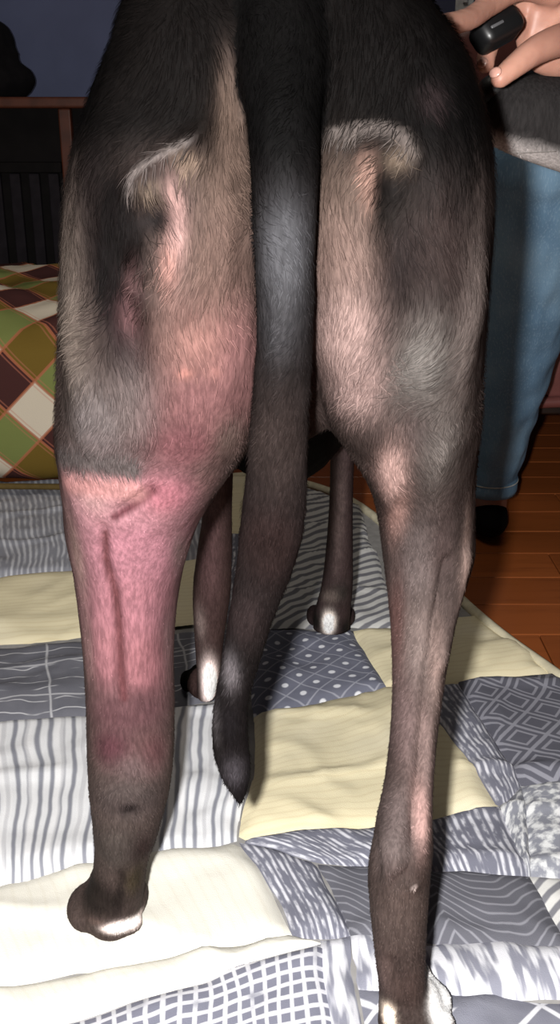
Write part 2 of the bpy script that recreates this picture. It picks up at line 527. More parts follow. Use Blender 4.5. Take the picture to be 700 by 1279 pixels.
# ------------------------------------------------------------------ cabinet with slats, bundle, switch plate
M_cab = plain('cabinet_brown_wood', (78, 40, 26), 0.5, 0.3, 30, 0.2)
M_dark = plain('cabinet_dark_wood', (17, 14, 14), 0.7, 0.1, 30, 0.2)
M_slat = plain('cabinet_slat_wood', (32, 28, 32), 0.7, 0.1, 30, 0.2)
cab = empty('slatted_cabinet', (-0.95, 2.75, FLOOR_Z))
tag(cab, 'low dark wooden cabinet with vertical slats and a brown top against the wall', 'cabinet')
cy0, cy1 = 2.55, 2.96
xr = -0.465
link('top', MB().box((-1.6, cy0-0.02, 0.665), (xr+0.02, cy1, 0.69), 0.006).mesh(), M_cab, cab, False)
link('body', MB().box((-1.58, cy0+0.03, FLOOR_Z), (xr, cy1-0.005, 0.665)).mesh(), M_dark, cab, False)
for x in (-1.58, xr-0.06):
    link('post', MB().box((x, cy0, FLOOR_Z), (x+0.03, cy0+0.028, 0.665), 0.004).mesh(), M_cab, cab, False)
link('rail', MB().box((-1.52, cy0+0.004, 0.52), (xr-0.062, cy0+0.028, 0.545), 0.003).mesh(), M_dark, cab, False)
link('rail', MB().box((-1.52, cy0+0.004, 0.02), (xr-0.062, cy0+0.028, 0.07), 0.003).mesh(), M_dark, cab, False)
sm = MB().box((-0.013, 0, 0), (0.013, 0.016, 0.448), 0.003).mesh('slat'); sm.materials.append(M_slat)
x = -1.49
while x < xr - 0.08:
    o = link('slat', sm, None, cab, False); o.location = (x, cy0+0.010, 0.071); x += 0.047
M_bundle = plain('bundle_dark_cloth', (22, 20, 22), 0.95, 0.1)
mb = MB()
mb.ellipsoid((-0.83, 2.74, 0.725), (0.215, 0.14, 0.075)); mb.ellipsoid((-0.85, 2.74, 0.79), (0.20, 0.13, 0.12)); mb.ellipsoid((-0.87, 2.74, 0.98), (0.165, 0.11, 0.24))
me = remesh(mb, 0.01, 4)
co = get_co(me); no = get_no(me)
co += no * np.array([0.014*noise.noise(Vector(p)*14) for p in co])[:, None]
co[:, 2] = np.maximum(co[:, 2], 0.6905); set_co(me, co)
tag(link('cloth_bundle', me, M_bundle), 'dark slumped cloth bundle on top of the cabinet at the left edge', 'bundle')
M_plate = plain('switch_plastic', (235, 238, 240), 0.4, 0.4)
p, t = atY(581, 2, 2.99)
sw = empty('light_switch', (p[0], 2.996, p[2]))
tag(sw, 'small white light switch plate on the dark back wall', 'light switch')
link('plate', MB().box((p[0]-0.024, 2.988, p[2]-0.03), (p[0]+0.024, 3.0, p[2]+0.05), 0.003).mesh(), M_plate, sw, False)
link('toggle', MB().box((p[0]-0.006, 2.978, p[2]-0.004), (p[0]+0.006, 2.989, p[2]+0.024), 0.002).mesh(), M_plate, sw, False)

# ------------------------------------------------------------------ sofa
M_sofa = plain('sofa_maroon_leather', (112, 66, 62), 0.35, 0.5, 20, 0.15, 0.2, 250)
M_leg = plain('sofa_leg_wood', (30, 18, 12), 0.5)
sofa = empty('leather_sofa', (1.05, 2.1, FLOOR_Z))
tag(sofa, 'maroon leather sofa standing behind the jeans leg at the right edge', 'sofa')
SX0, SX1 = 0.34, 1.95
link('base', MB().box((SX0, 1.76, 0.165), (SX1, 2.55, 0.33), 0.025).mesh(), M_sofa, sofa)
link('piping', MB().ring_loft(tube_rings([[x, 1.757, 0.172 + 0.004*math.sin(x*14), 0.011, 0.011] for x in np.linspace(SX0+0.03, SX1-0.03, 30)], 80, 8, flat=(0, 0, 1))[0]).mesh(), M_sofa, sofa)
link('skirt', MB().box((SX0+0.02, 1.775, 0.145), (SX1-0.02, 1.80, 0.17), 0.004).mesh(), M_leg, sofa, False)
for xx in ((SX0+0.01, 1.143), (1.147, SX1-0.01)):
    link('seat_cushion', MB().box((xx[0], 1.755, 0.332), (xx[1], 2.36, 0.44), 0.04).mesh(), M_sofa, sofa)
link('backrest', MB().box((SX0, 2.36, 0.30), (SX1, 2.58, 0.86), 0.06).mesh(), M_sofa, sofa)
link('armrest', MB().box((SX1-0.02, 1.80, 0.165), (SX1+0.16, 2.55, 0.60), 0.05).mesh(), M_sofa, sofa)
for xx in (SX0+0.05, SX1-0.11):
    for yy in (1.85, 2.45):
        link('leg', MB().box((xx, yy, FLOOR_Z), (xx+0.05, yy+0.05, 0.166), 0.006).mesh(), M_leg, sofa, False)

# ------------------------------------------------------------------ dog
def vcol_mat(name, rough, spec, bump=True):
    m = Mat(name, rough, spec)
    a = m.node('ShaderNodeAttribute', attribute_name='Col')
    if bump:
        n = m.noise(m.mapping(m.ob(), (420, 420, 90)), 1.0, 3, 0.6)
        f = m.ramp(n, 0.3, 0.75)
        sc = m.ma('ADD', 0.72, m.ma('MULTIPLY', f, 0.5))
        vm = m.node('ShaderNodeVectorMath', operation='SCALE'); m.L.new(a.outputs['Color'], vm.inputs[0]); m.L.new(sc, vm.inputs[3])
        m.color(vm.outputs[0])
        m.bump(n, 0.35, 0.0012)
    else:
        m.color(a.outputs['Color'])
    return m.m
M_coat = vcol_mat('dog_skin_and_short_coat', 0.7, 0.03)
M_fur = vcol_mat('dog_fur_strands', 0.6, 0.02, bump=False)
M_eye = plain('dog_eye_gloss', (30, 18, 10), 0.08, 0.6)
M_claw = plain('dog_nose_leather', (14, 12, 12), 0.5, 0.3)

LIMBS = []   # (label, centres C[n,5], horizontal?)
def add_limb(mb, label, rows, horizontal=True, n=70):
    if horizontal: rings, C = flat_rings(rows, n, 28)
    else: rings, C = tube_rings(rows, n, 28)
    mb.ring_loft(rings)
    LIMBS.append((label, C))

dogmb = MB()
# left hind leg (swollen), traced heights with real depths
HL = img_rows([
 (-40, 205, 350, .72, .10), (0, 168, 350, .715, .11), (60, 149, 350, .705, .116), (120, 124, 350, .697, .118), (200, 102, 350, .69, .118), (300, 92, 348, .69, .116),
 (400, 87, 342, .695, .112), (480, 82, 334, .70, .108), (530, 78, 320, .71, .102), (570, 81, 296, .715, .094), (600, 84, 276, .72, .088), (640, 85, 253, .725, .078), (700, 94, 232, .73, .068), (760, 101, 221, .727, .060), (820, 106, 217, .72, .054),
 (880, 109, 218, .71, .050), (940, 110, 217, .697, .048), (985, 113, 212, .688, .045), (1020, 117, 203, .683, .040), (1060, 119, 192, .681, .034), (1095, 114, 183, .682, .030), (1125, 103, 178, .686, .030), (1150, 112, 172, .69, .026)])
add_limb(dogmb, 'HL', HL)
HRr = img_rows([
 (-40, 345, 488, .72, .10), (0, 345, 520, .715, .11), (60, 345, 566, .705, .116), (120, 345, 588, .697, .118), (180, 345, 601, .69, .118), (240, 347, 604, .687, .118), (300, 352, 602, .687, .116), (380, 364, 597, .69, .112), (450, 382, 592, .70, .106),
 (500, 399, 592, .705, .1), (540, 424, 589, .71, .092), (590, 456, 588, .712, .08), (640, 471, 590, .71, .07), (680, 477, 591, .705, .062), (730, 483, 577, .695, .053), (790, 489, 563, .68, .045), (860, 491, 552, .655, .037), (920, 488, 545, .632, .032),
 (980, 481, 541, .608, .03), (1020, 473, 540, .595, .031), (1055, 464, 541, .588, .031), (1090, 460, 538, .586, .026), (1130, 462, 535, .584, .0235), (1180, 467, 532, .583, .022), (1230, 473, 533, .582, .022), (1270, 474, 540, .583, .024), (1295, 476, 542, .585, .02)])
add_limb(dogmb, 'HR', HRr)
# tail
TL = img_rows([(-20, 300, 400, .615, .022), (60, 296, 408, .597, .024), (130, 303, 403, .580, .024), (200, 313, 398, .568, .022), (300, 318, 396, .566, .020), (400, 320, 392, .572, .018), (480, 316, 389, .58, .017), (560, 311, 386, .588, .016),
 (640, 303, 382, .596, .015), (700, 295, 371, .602, .014), (760, 287, 347, .608, .013), (820, 278, 327, .614, .012), (880, 267, 311, .62, .011), (930, 265, 312, .626, .010), (965, 274, 314, .63, .008), (988, 286, 310, .632, .0045), (1004, 297, 304, .633, .002)])
add_limb(dogmb, 'TAIL', TL)
# front legs
FR = img_rows([(470, 405, 462, 1.14, .06), (520, 412, 452, 1.14, .05), (560, 413, 444, 1.145, .036), (620, 412, 441, 1.155, .027), (680, 408, 441, 1.165, .024), (730, 402, 441, 1.175, .024), (765, 393, 438, 1.185, .022), (785, 391, 437, 1.195, .02)])
add_limb(dogmb, 'FR', FR)
FL = img_rows([(440, 230, 300, 1.02, .07), (520, 245, 300, 1.02, .055), (580, 254, 292, 1.02, .042), (640, 253, 290, 1.02, .030), (690, 246, 290, 1.02, .027), (740, 241, 288, 1.022, .027), (790, 243, 281, 1.025, .024), (840, 246, 275, 1.028, .02), (868, 246, 270, 1.03, .018)])
add_limb(dogmb, 'FL', FL)
# torso (rings across Y), x,y,z,halfwidth,halfheight
TOR = [[0, .62, .63, .045, .07], [0, .66, .64, .085, .105], [0, .73, .65, .115, .115], [0, .80, .64, .10, .115], [0, .88, .59, .092, .15], [0, .97, .535, .105, .22], [0, 1.06, .515, .112, .235], [0, 1.14, .52, .105, .228], [0, 1.20, .56, .085, .175], [0, 1.25, .61, .05, .10]]
def torso(mb, rows, label):
    C = catmull(rows, 50)
    mb.ring_loft([[C[i, :3] + np.array([C[i, 3]*math.cos(2*math.pi*j/28), 0, C[i, 4]*math.sin(2*math.pi*j/28)]) for j in range(28)] for i in range(50)])
    if label: LIMBS.append((label, C))
torso(dogmb, TOR, 'BODY')
neck = [[0, 1.13, .64, .085, .095], [0, 1.22, .72, .062, .075], [0, 1.30, .80, .053, .06], [0, 1.37, .87, .05, .055]]
rings, C = tube_rings(neck, 24, 24); dogmb.ring_loft(rings); LIMBS.append(('BODY', C))
def dog_head(mb, org, R):
    """head along local +x (nose), z up"""
    prof = [(-.075, .012, .028, .03), (-.05, .012, .048, .046), (-.01, .008, .054, .050), (.03, .0, .046, .044), (.065, -.008, .034, .036), (.11, -.014, .027, .030), (.15, -.019, .023, .026), (.175, -.022, .018, .021), (.187, -.022, .010, .013)]
    C = catmull(prof, 30)
    rings = []
    for x, z, w, h in C:
        rings.append([np.array(org) + R @ np.array([x, w*math.cos(2*math.pi*j/24), z + h*math.sin(2*math.pi*j/24)]) for j in range(24)])
    mb.ring_loft(rings)
    for s in (-1, 1):
        mb.ellipsoid(np.array(org) + R @ np.array([-.055, s*.05, .038]), (.045, .010, .022), R @ np.array(Matrix.Rotation(0.5, 3, 'Y') @ Matrix.Rotation(s*0.3, 3, 'Z')))
        mb.ellipsoid(np.array(org) + R @ np.array([.03, s*.030, .028]), (.022, .016, .012), R)
        mb.ellipsoid(np.array(org) + R @ np.array([.12, s*.012, -.030]), (.055, .012, .010), R)
    return C
def rotfrom(xdir, up=(0, 0, 1)):
    x = np.array(xdir, float); x /= np.linalg.norm(x)
    z = np.array(up, float); z -= x*z.dot(x); z /= np.linalg.norm(z)
    y = np.cross(z, x)
    return np.stack([x, y, z], axis=1)
R1 = rotfrom((0, 1, -0.25)); H1 = np.array([0, 1.42, .91])
dog_head(dogmb, H1, R1); LIMBS.append(('BODY', np.array([[*(H1 + R1 @ np.array([x, 0, 0])), .05, .05] for x in np.linspace(-.05, .18, 8)])))
# paws
def paw(mb, c, yaw, s=1.0, zc=0.0, spread=1.0):
    Rz = np.array(Matrix.Rotation(yaw, 3, 'Z'))
    c = np.array(c)
    mb.ellipsoid(c + Rz @ np.array([0, .004, .020]) * s, np.array([.024, .030, .019])*s, Rz)
    for i, (x, y, r) in enumerate(((-.022, .022, .0105), (-.0085, .036, .0115), (.0085, .036, .0115), (.022, .022, .0105))):
        mb.ellipsoid(c + Rz @ np.array([x*spread, y, .0125]) * s, np.array([r, .019, .0125])*s, Rz)
gHL = atZ(136, 1140, 0.0); gHR = atZ(508, 1290, 0.0); gFR = atZ(413, 790, 0); gFL = atZ(257, 872, 0)
paw(dogmb, gHL + np.array([.006, .0, .001]), 0.15, 1.05, 0, .55)
dogmb.ellipsoid(atZ(112, 1132, 0.016), (.020, .026, .017))
dogmb.ellipsoid(atZ(166, 1118, 0.02), (.013, .020, .021))
dogmb.ellipsoid(atZ(151, 1152, 0.009), (.020, .014, .010))
paw(dogmb, gHR + np.array([.002, .0, .001]), -0.15, 1.05, 0, .6)
dogmb.ellipsoid(atZ(549, 1252, 0.012), (.010, .016, .012))
dogmb.ellipsoid(atZ(486, 1275, 0.010), (.009, .013, .010))
dogmb.ellipsoid(atZ(548, 1284, 0.012), (.014, .02, .013))
paw(dogmb, gFR + np.array([0, .0, .001]), -0.05, 1.05)
paw(dogmb, gFL + np.array([0, .0, .001]), 0.1, 0.95)
# perineum filler and hamstring mass between the thighs
dogmb.ellipsoid((0, .70, .57), (.075, .075, .13))

dme = remesh(dogmb, 0.0032, 3, 'dog_body')
co = get_co(dme); no = get_no(dme)

# limb label for every vertex
lab_names = ['HL', 'HR', 'TAIL', 'FR', 'FL', 'BODY']
best = np.full(len(co), 1e9); lab = np.zeros(len(co), int)
for name, C in LIMBS:
    li = lab_names.index(name)
    for c in C[::2]:
        if name == 'BODY': d = np.sqrt(((co[:, 0]-c[0])/c[3])**2 + ((co[:, 1]-c[1])/.03)**2 + ((co[:, 2]-c[2])/c[4])**2)
        else: d = np.sqrt(((co[:, 0]-c[0])/c[3])**2 + ((co[:, 1]-c[1])/c[4])**2 + ((co[:, 2]-c[2])/.02)**2)
        k = d < best
        best[k] = d[k]; lab[k] = li
HLi, HRi, TAi, FRi, FLi, BOi = range(6)
cleft = (lab == BOi) & (co[:, 1] < .70) & (co[:, 2] < .68) & (co[:, 2] > .50)
lab[cleft & (co[:, 0] < 0)] = HLi; lab[cleft & (co[:, 0] >= 0)] = HRi

bvh = BVHTree.FromPolygons([tuple(v) for v in co], [tuple(p.vertices) for p in dme.polygons])
def surf(x, y):
    d = ray(x, y)
    loc, n, i, dist = bvh.ray_cast(Vector(CAMP), Vector(d).normalized())
    if loc is None: return None, None
    loc = np.array(loc)
    return loc, (loc - CAMP).dot(VF)
def gauss(x, y, rx, ry, ang=0.0):
    """soft ellipsoidal mask around the coat point found at that place"""
    c, t = surf(x, y)
    if c is None or t > 1.5: return None
    k = t / F_PX
    D = co - c
    a = D @ VR / (rx*k); b = D @ VU / (ry*k); f = D @ VF / max(max(rx, ry)*k*1.3, 0.02)
    ca, sa = math.cos(ang), math.sin(ang)
    a2 = (D @ VR*ca - D @ VU*sa) / (rx*k); b2 = (D @ VR*sa + D @ VU*ca) / (ry*k)
    return np.exp(-0.5*(a2**2 + b2**2 + f**2)*1.6)

# --- relief: bones, hollows, veins
relief = np.zeros(len(co))
def rel(label, x, y, rx, ry, amt, ang=0.0):
    global relief
    g = gauss(x, y, rx, ry, ang)
    if g is None: return
    relief = relief + g * amt * (lab == label)
def rel_line(label, pts, r, amt):
    for (x0, y0), (x1, y1) in zip(pts[:-1], pts[1:]):
        n = max(2, int(math.hypot(x1-x0, y1-y0) / (r*0.9)))
        for i in range(n):
            u = i / n
            rel(label, x0+(x1-x0)*u, y0+(y1-y0)*u, r, r, amt)
rel_line(HLi, [(163, 238), (170, 215), (195, 200), (235, 182), (262, 150)], 8, .0018)
rel(HLi, 190, 238, 16, 12, .002); rel(HLi, 192, 275, 30, 24, -.010); rel(HLi, 150, 350, 26, 90, -.008); rel(HLi, 165, 420, 18, 50, -.004)
rel(HLi, 270, 300, 40, 120, .006); rel(HLi, 215, 300, 12, 50, .003); rel(HLi, 95, 420, 18, 110, .006); rel(HLi, 270, 470, 45, 60, .006)
rel_line(HLi, [(165, 320), (180, 335), (160, 360), (185, 385), (160, 405)], 9, .0025)
rel_line(HLi, [(192, 612), (165, 632), (140, 645)], 7, -.0022)
rel_line(HLi, [(128, 660), (130, 700), (143, 740), (148, 780), (150, 840), (155, 870)], 7, -.0028)
rel(HLi, 175, 800, 14, 50, .003); rel(HLi, 125, 800, 12, 50, .002)
rel(HLi, 158, 1000, 26, 16, .004); rel(HLi, 162, 1014, 10, 7, -.004); rel(HLi, 180, 1085, 8, 30, -.004); rel(HLi, 142, 1060, 20, 30, .003); rel_line(HLi, [(153, 1088), (150, 1118), (146, 1145)], 6, -.0025)
rel_line(HRi, [(405, 172), (440, 165), (475, 163), (505, 172), (518, 195), (516, 220)], 10, .0020)
rel(HRi, 492, 232, 24, 26, -.011); rel(HRi, 465, 215, 9, 30, .004); rel(HRi, 430, 330, 35, 80, .004); rel(HRi, 520, 330, 30, 90, -.005); rel(HRi, 490, 300, 14, 40, -.004)
rel(HRi, 590, 400, 14, 110, .005); rel(HRi, 440, 450, 35, 50, .005); rel(HRi, 515, 560, 16, 60, -.003); rel(HRi, 490, 610, 12, 50, .004); rel(HRi, 545, 560, 20, 80, .004)
rel_line(HRi, [(560, 700), (548, 760), (535, 830), (528, 900), (524, 960), (518, 1010), (524, 1060)], 8, -.0035)
rel_line(HRi, [(582, 690), (572, 730), (558, 780), (547, 840)], 8, .003)
rel(HRi, 490, 1055, 15, 28, .007); rel(HRi, 502, 1098, 8, 16, -.006, .5); rel(HRi, 471, 1070, 5, 28, -.005); rel(HRi, 513, 1045, 6, 30, -.005); rel(HRi, 518, 1108, 6, 6, .002); rel_line(HRi, [(490, 1200), (500, 1240), (505, 1275)], 7, -.003)
rel_line(TAi, [(352, 380), (350, 480), (345, 580), (335, 680)], 10, .001)
fn = np.array([noise.noise(Vector((p[0]*90, p[1]*90, p[2]*40))) for p in co]) * 0.0009
fn += np.array([noise.noise(Vector((p[0]*35, p[1]*35, p[2]*22))) for p in co]) * 0.0013
up_w = np.clip((co[:, 2] - 0.25) / 0.2, 0.15, 1.0)
co = co + no * (relief + fn * up_w)[:, None]
co[:, 2] = np.maximum(co[:, 2], 0.0012)
set_co(dme, co); no = get_no(dme)

# --- coat colours (with the tail's sheen, flash-bright lower legs and darker hollows painted in)
DK = 0.35
def C3(c): return np.array(lin(c)) * DK
colr = np.zeros((len(co), 3))
for li, c in ((HLi, (90, 77, 73)), (HRi, (74, 63, 60)), (TAi, (38, 34, 34)), (FRi, (76, 62, 62)), (FLi, (80, 62, 60)), (BOi, (16, 14, 14))):
    colr[lab == li] = C3(c)
def paint(label, x, y, rx, ry, c, s=1.0, ang=0.0):
    global colr
    g = gauss(x, y, rx, ry, ang)
    if g is None: return
    labs = label if isinstance(label, tuple) else (label,)
    w = np.clip(g*1.5*s, 0, 1) * np.isin(lab, labs)
    colr = colr*(1-w[:, None]) + C3(c)*w[:, None]
def paint_line(label, pts, r, c, s=1.0):
    for (x0, y0), (x1, y1) in zip(pts[:-1], pts[1:]):
        n = max(2, int(math.hypot(x1-x0, y1-y0) / (r*0.8)))
        for i in range(n + 1):
            u = i / n
            paint(label, x0+(x1-x0)*u, y0+(y1-y0)*u, r, r, c, s)
# black saddle: upper rump and hips
top = np.clip((co[:, 2] - 0.615) / 0.05, 0, 1); top = top*top*(3-2*top)
L1 = [(170, 40), (215, 60), (140, 100), (215, 120), (180, 160)]
exec_list = [
 # left thigh
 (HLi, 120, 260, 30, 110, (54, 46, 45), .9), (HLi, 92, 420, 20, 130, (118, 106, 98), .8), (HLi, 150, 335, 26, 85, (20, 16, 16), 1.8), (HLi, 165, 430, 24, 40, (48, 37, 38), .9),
 (HLi, 165, 350, 10, 18, (110, 84, 84), .6), (HLi, 160, 395, 12, 20, (126, 92, 94), .6),
 (HLi, 285, 150, 20, 60, (112, 94, 84), .8), (HLi, 285, 230, 32, 60, (120, 100, 90), 1), (HLi, 275, 330, 45, 60, (120, 98, 90), 1), (HLi, 225, 400, 26, 50, (122, 98, 92), .8),
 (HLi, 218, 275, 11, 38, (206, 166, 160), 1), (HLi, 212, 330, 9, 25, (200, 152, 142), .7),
 (HLi, 120, 530, 36, 45, (124, 115, 114), .9), (HLi, 175, 510, 26, 50, (118, 108, 106), .8),
 (HLi, 265, 440, 45, 45, (166, 124, 116), .9), (HLi, 300, 460, 24, 60, (172, 126, 124), .9), (HLi, 255, 510, 50, 45, (150, 108, 108), .9), (HLi, 230, 560, 36, 30, (144, 98, 102), .9),
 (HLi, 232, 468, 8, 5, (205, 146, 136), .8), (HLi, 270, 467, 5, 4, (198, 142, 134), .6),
 (HLi, 288, 545, 18, 25, (135, 112, 106), .8), (HLi, 258, 600, 16, 30, (135, 108, 104), .8),
 # clipped, bruised part
 (HLi, 150, 640, 60, 45, (237, 180, 188), 1), (HLi, 170, 700, 55, 60, (235, 168, 183), 1), (HLi, 165, 770, 48, 50, (226, 159, 171), 1), (HLi, 205, 620, 30, 30, (221, 147, 160), .8), (HLi, 115, 620, 22, 24, (244, 194, 195), .8),
 (HLi, 135, 820, 22, 40, (212, 150, 158), .9), (HLi, 180, 830, 26, 40, (219, 152, 160), .9), (HLi, 95, 690, 10, 60, (171, 142, 137), .7), (HLi, 110, 800, 8, 50, (160, 128, 127), .6), (HLi, 226, 690, 10, 50, (157, 128, 129), .7), (HLi, 212, 800, 8, 50, (137, 109, 110), .6),
 (HLi, 160, 890, 46, 24, (128, 93, 97), .9), (HLi, 140, 935, 22, 20, (128, 85, 93), .7), (HLi, 190, 940, 18, 24, (130, 93, 95), .7), (HLi, 165, 960, 20, 16, (109, 90, 90), .7),
 (HLi, 160, 1000, 45, 26, (84, 74, 72), .9), (HLi, 162, 1010, 10, 8, (48, 42, 42), .8), (HLi, 150, 1060, 40, 30, (84, 76, 72), .9), (HLi, 180, 1060, 14, 30, (60, 48, 46), .7), (HLi, 120, 1120, 36, 26, (50, 43, 40), 1), (HLi, 168, 1100, 12, 22, (78, 68, 54), .8),
 ((HLi, BOi), 154, 1157, 14, 6, (430, 400, 390), 2.5), (HLi, 120, 1152, 12, 5, (120, 100, 94), .7),
 # right thigh
 (HRi, 560, 200, 40, 100, (42, 37, 36), 1), (HRi, 585, 420, 16, 90, (116, 104, 100), .8), (HRi, 545, 330, 32, 80, (60, 50, 48), .9), (HRi, 425, 230, 30, 70, (112, 95, 86), 1), (HRi, 425, 330, 32, 60, (132, 110, 102), 1), (HRi, 430, 420, 36, 50, (180, 152, 146), 1), (HRi, 445, 480, 32, 40, (174, 148, 143), .9),
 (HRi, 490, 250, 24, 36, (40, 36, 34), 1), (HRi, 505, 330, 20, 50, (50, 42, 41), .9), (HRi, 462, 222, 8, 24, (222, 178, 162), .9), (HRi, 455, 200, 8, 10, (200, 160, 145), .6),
 (HRi, 530, 460, 30, 50, (134, 128, 124), .8), (HRi, 515, 540, 16, 36, (96, 84, 82), .7), (HRi, 550, 560, 22, 50, (128, 120, 116), .7),
 (HRi, 488, 590, 14, 40, (214, 178, 170), 1), (HRi, 496, 650, 9, 40, (206, 164, 154), .8), (HRi, 520, 700, 24, 60, (122, 110, 108), .8), (HRi, 555, 680, 14, 50, (96, 82, 80), .7), (HRi, 583, 680, 6, 50, (164, 140, 132), .8), (HRi, 520, 800, 20, 50, (124, 110, 106), .8), (HRi, 495, 780, 7, 60, (128, 98, 94), .7),
 (HRi, 545, 830, 8, 50, (140, 120, 114), .7), (HRi, 505, 900, 14, 50, (116, 98, 96), .8), (HRi, 532, 930, 8, 50, (132, 112, 108), .8), (HRi, 526, 1020, 9, 34, (180, 146, 140), .9), (HRi, 495, 1020, 14, 30, (112, 98, 96), .8), (HRi, 488, 1065, 18, 30, (110, 98, 96), .8), (HRi, 500, 1150, 32, 50, (92, 80, 76), .9), (HRi, 510, 1240, 20, 26, (84, 70, 66), .8), (HRi, 480, 1215, 9, 30, (104, 88, 84), .6),
 ((HRi, BOi), 551, 1248, 10, 13, (450, 444, 440), 4), ((HRi, BOi), 486, 1270, 5, 11, (320, 295, 270), 1.5), (HRi, 518, 1108, 3, 3, (190, 175, 170), .8),
 # tail, its grey sheen painted into the colour
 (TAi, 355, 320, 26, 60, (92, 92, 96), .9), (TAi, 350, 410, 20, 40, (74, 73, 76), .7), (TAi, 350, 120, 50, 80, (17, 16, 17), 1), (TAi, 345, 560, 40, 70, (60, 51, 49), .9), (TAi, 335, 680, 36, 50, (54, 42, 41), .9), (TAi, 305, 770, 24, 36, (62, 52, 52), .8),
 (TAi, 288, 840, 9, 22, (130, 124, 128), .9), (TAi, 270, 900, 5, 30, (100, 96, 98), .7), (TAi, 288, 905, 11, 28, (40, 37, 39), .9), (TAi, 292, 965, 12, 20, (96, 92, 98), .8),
 # front legs
 ((FLi, BOi), 262, 852, 7, 22, (350, 322, 316), 2), (FLi, 262, 690, 14, 60, (98, 74, 74), .8), (FLi, 250, 780, 6, 20, (150, 132, 128), .6), ((FRi, BOi), 411, 779, 5, 11, (400, 380, 365), 2), (FRi, 425, 740, 12, 12, (60, 54, 52), .8), (FRi, 412, 745, 10, 8, (130, 116, 110), .6), (FRi, 422, 640, 7, 60, (112, 96, 94), .8), (FRi, 432, 785, 6, 10, (40, 36, 36), .8), (FRi, 394, 775, 6, 12, (44, 40, 38), .8),
]
paint_list = exec_list
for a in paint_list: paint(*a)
blk = top[:, None] * np.isin(lab, (HLi, HRi, BOi, TAi))[:, None]
# the tan wedge beside the tail stays lighter than the saddle
wedge = np.maximum(gauss(284, 110, 10, 40), gauss(292, 170, 16, 50))
blk = blk * (1 - 0.85*np.clip(wedge*1.5, 0, 1)[:, None])
colr = colr*(1-blk*0.96) + C3((13, 12, 12))*blk*0.96
paint_line(HLi, [(160, 240), (166, 218), (185, 204), (215, 192), (240, 178)], 3, (136, 126, 123), .5)
paint(HLi, 186, 238, 12, 8, (130, 114, 100), .6); paint(HLi, 190, 268, 22, 16, (40, 35, 35), .9); paint(HLi, 235, 205, 14, 8, (150, 128, 112), .7)  # hollow below the ridge darkened in the colour
paint_line(HRi, [(415, 170), (445, 163), (478, 160), (505, 172), (515, 195)], 6, (122, 112, 108), .45)
paint(HRi, 497, 198, 14, 10, (128, 112, 98), .6); paint(HRi, 490, 232, 20, 14, (36, 32, 31), 1)  # right hollow darkened in the colour too
paint(HRi, 540, 122, 14, 16, (56, 46, 47), .6)
paint_line(HLi, [(153, 1088), (150, 1118), (146, 1142)], 5, (40, 34, 32), .35)
paint_line(HLi, [(192, 612), (165, 632), (142, 646)], 4, (140, 86, 94), .7)
paint_line(HLi, [(130, 665), (131, 700), (143, 740), (148, 780), (150, 840), (155, 872)], 4, (140, 88, 92), .7)
for xx in range(76, 175, 9): paint(HLi, xx, 568 + 0.16*(xx-76) + 5*math.sin(xx*.7), 11, 12, (120, 111, 110), .8)
for xx in range(86, 170, 9): paint(HLi, xx, 607 + 0.12*(xx-86) + 4*math.sin(xx*.7), 11, 9, (244, 182, 180), .9)
mott = np.array([noise.noise(Vector(p)*60) for p in co])
colr *= (1 + 0.16*mott)[:, None]
legs = np.isin(lab, (HLi, HRi, FLi, FRi))
pale = np.clip((0.40 - co[:, 2]) / 0.10, 0, 1) * legs       # lower legs brightened in the colour, standing in for uneven flash
warm = np.clip((colr[:, 0]/(colr[:, 1]+1e-4) - 1.6)/0.5, 0, 1)
colr *= (1 + 0.8*pale*(1-warm))[:, None]
colr = np.clip(colr, 0.0006, 1)
set_col(dme, colr)

dog = empty('greyhound_dog', (0, .9, 0))
tag(dog, 'black greyhound seen from behind with a swollen, bruised pink left hind leg', 'dog')
link('dog_body', dme, M_coat, dog)
for s in (-1, 1):
    p = H1 + R1 @ np.array([.032, s*.038, .022])
    link('eye', MB().ellipsoid(p, (.008, .008, .008)).mesh(), M_eye, dog)
p = H1 + R1 @ np.array([.184, 0, -.014])
link('nose', MB().ellipsoid(p, (.013, .013, .012)).mesh(), M_claw, dog)

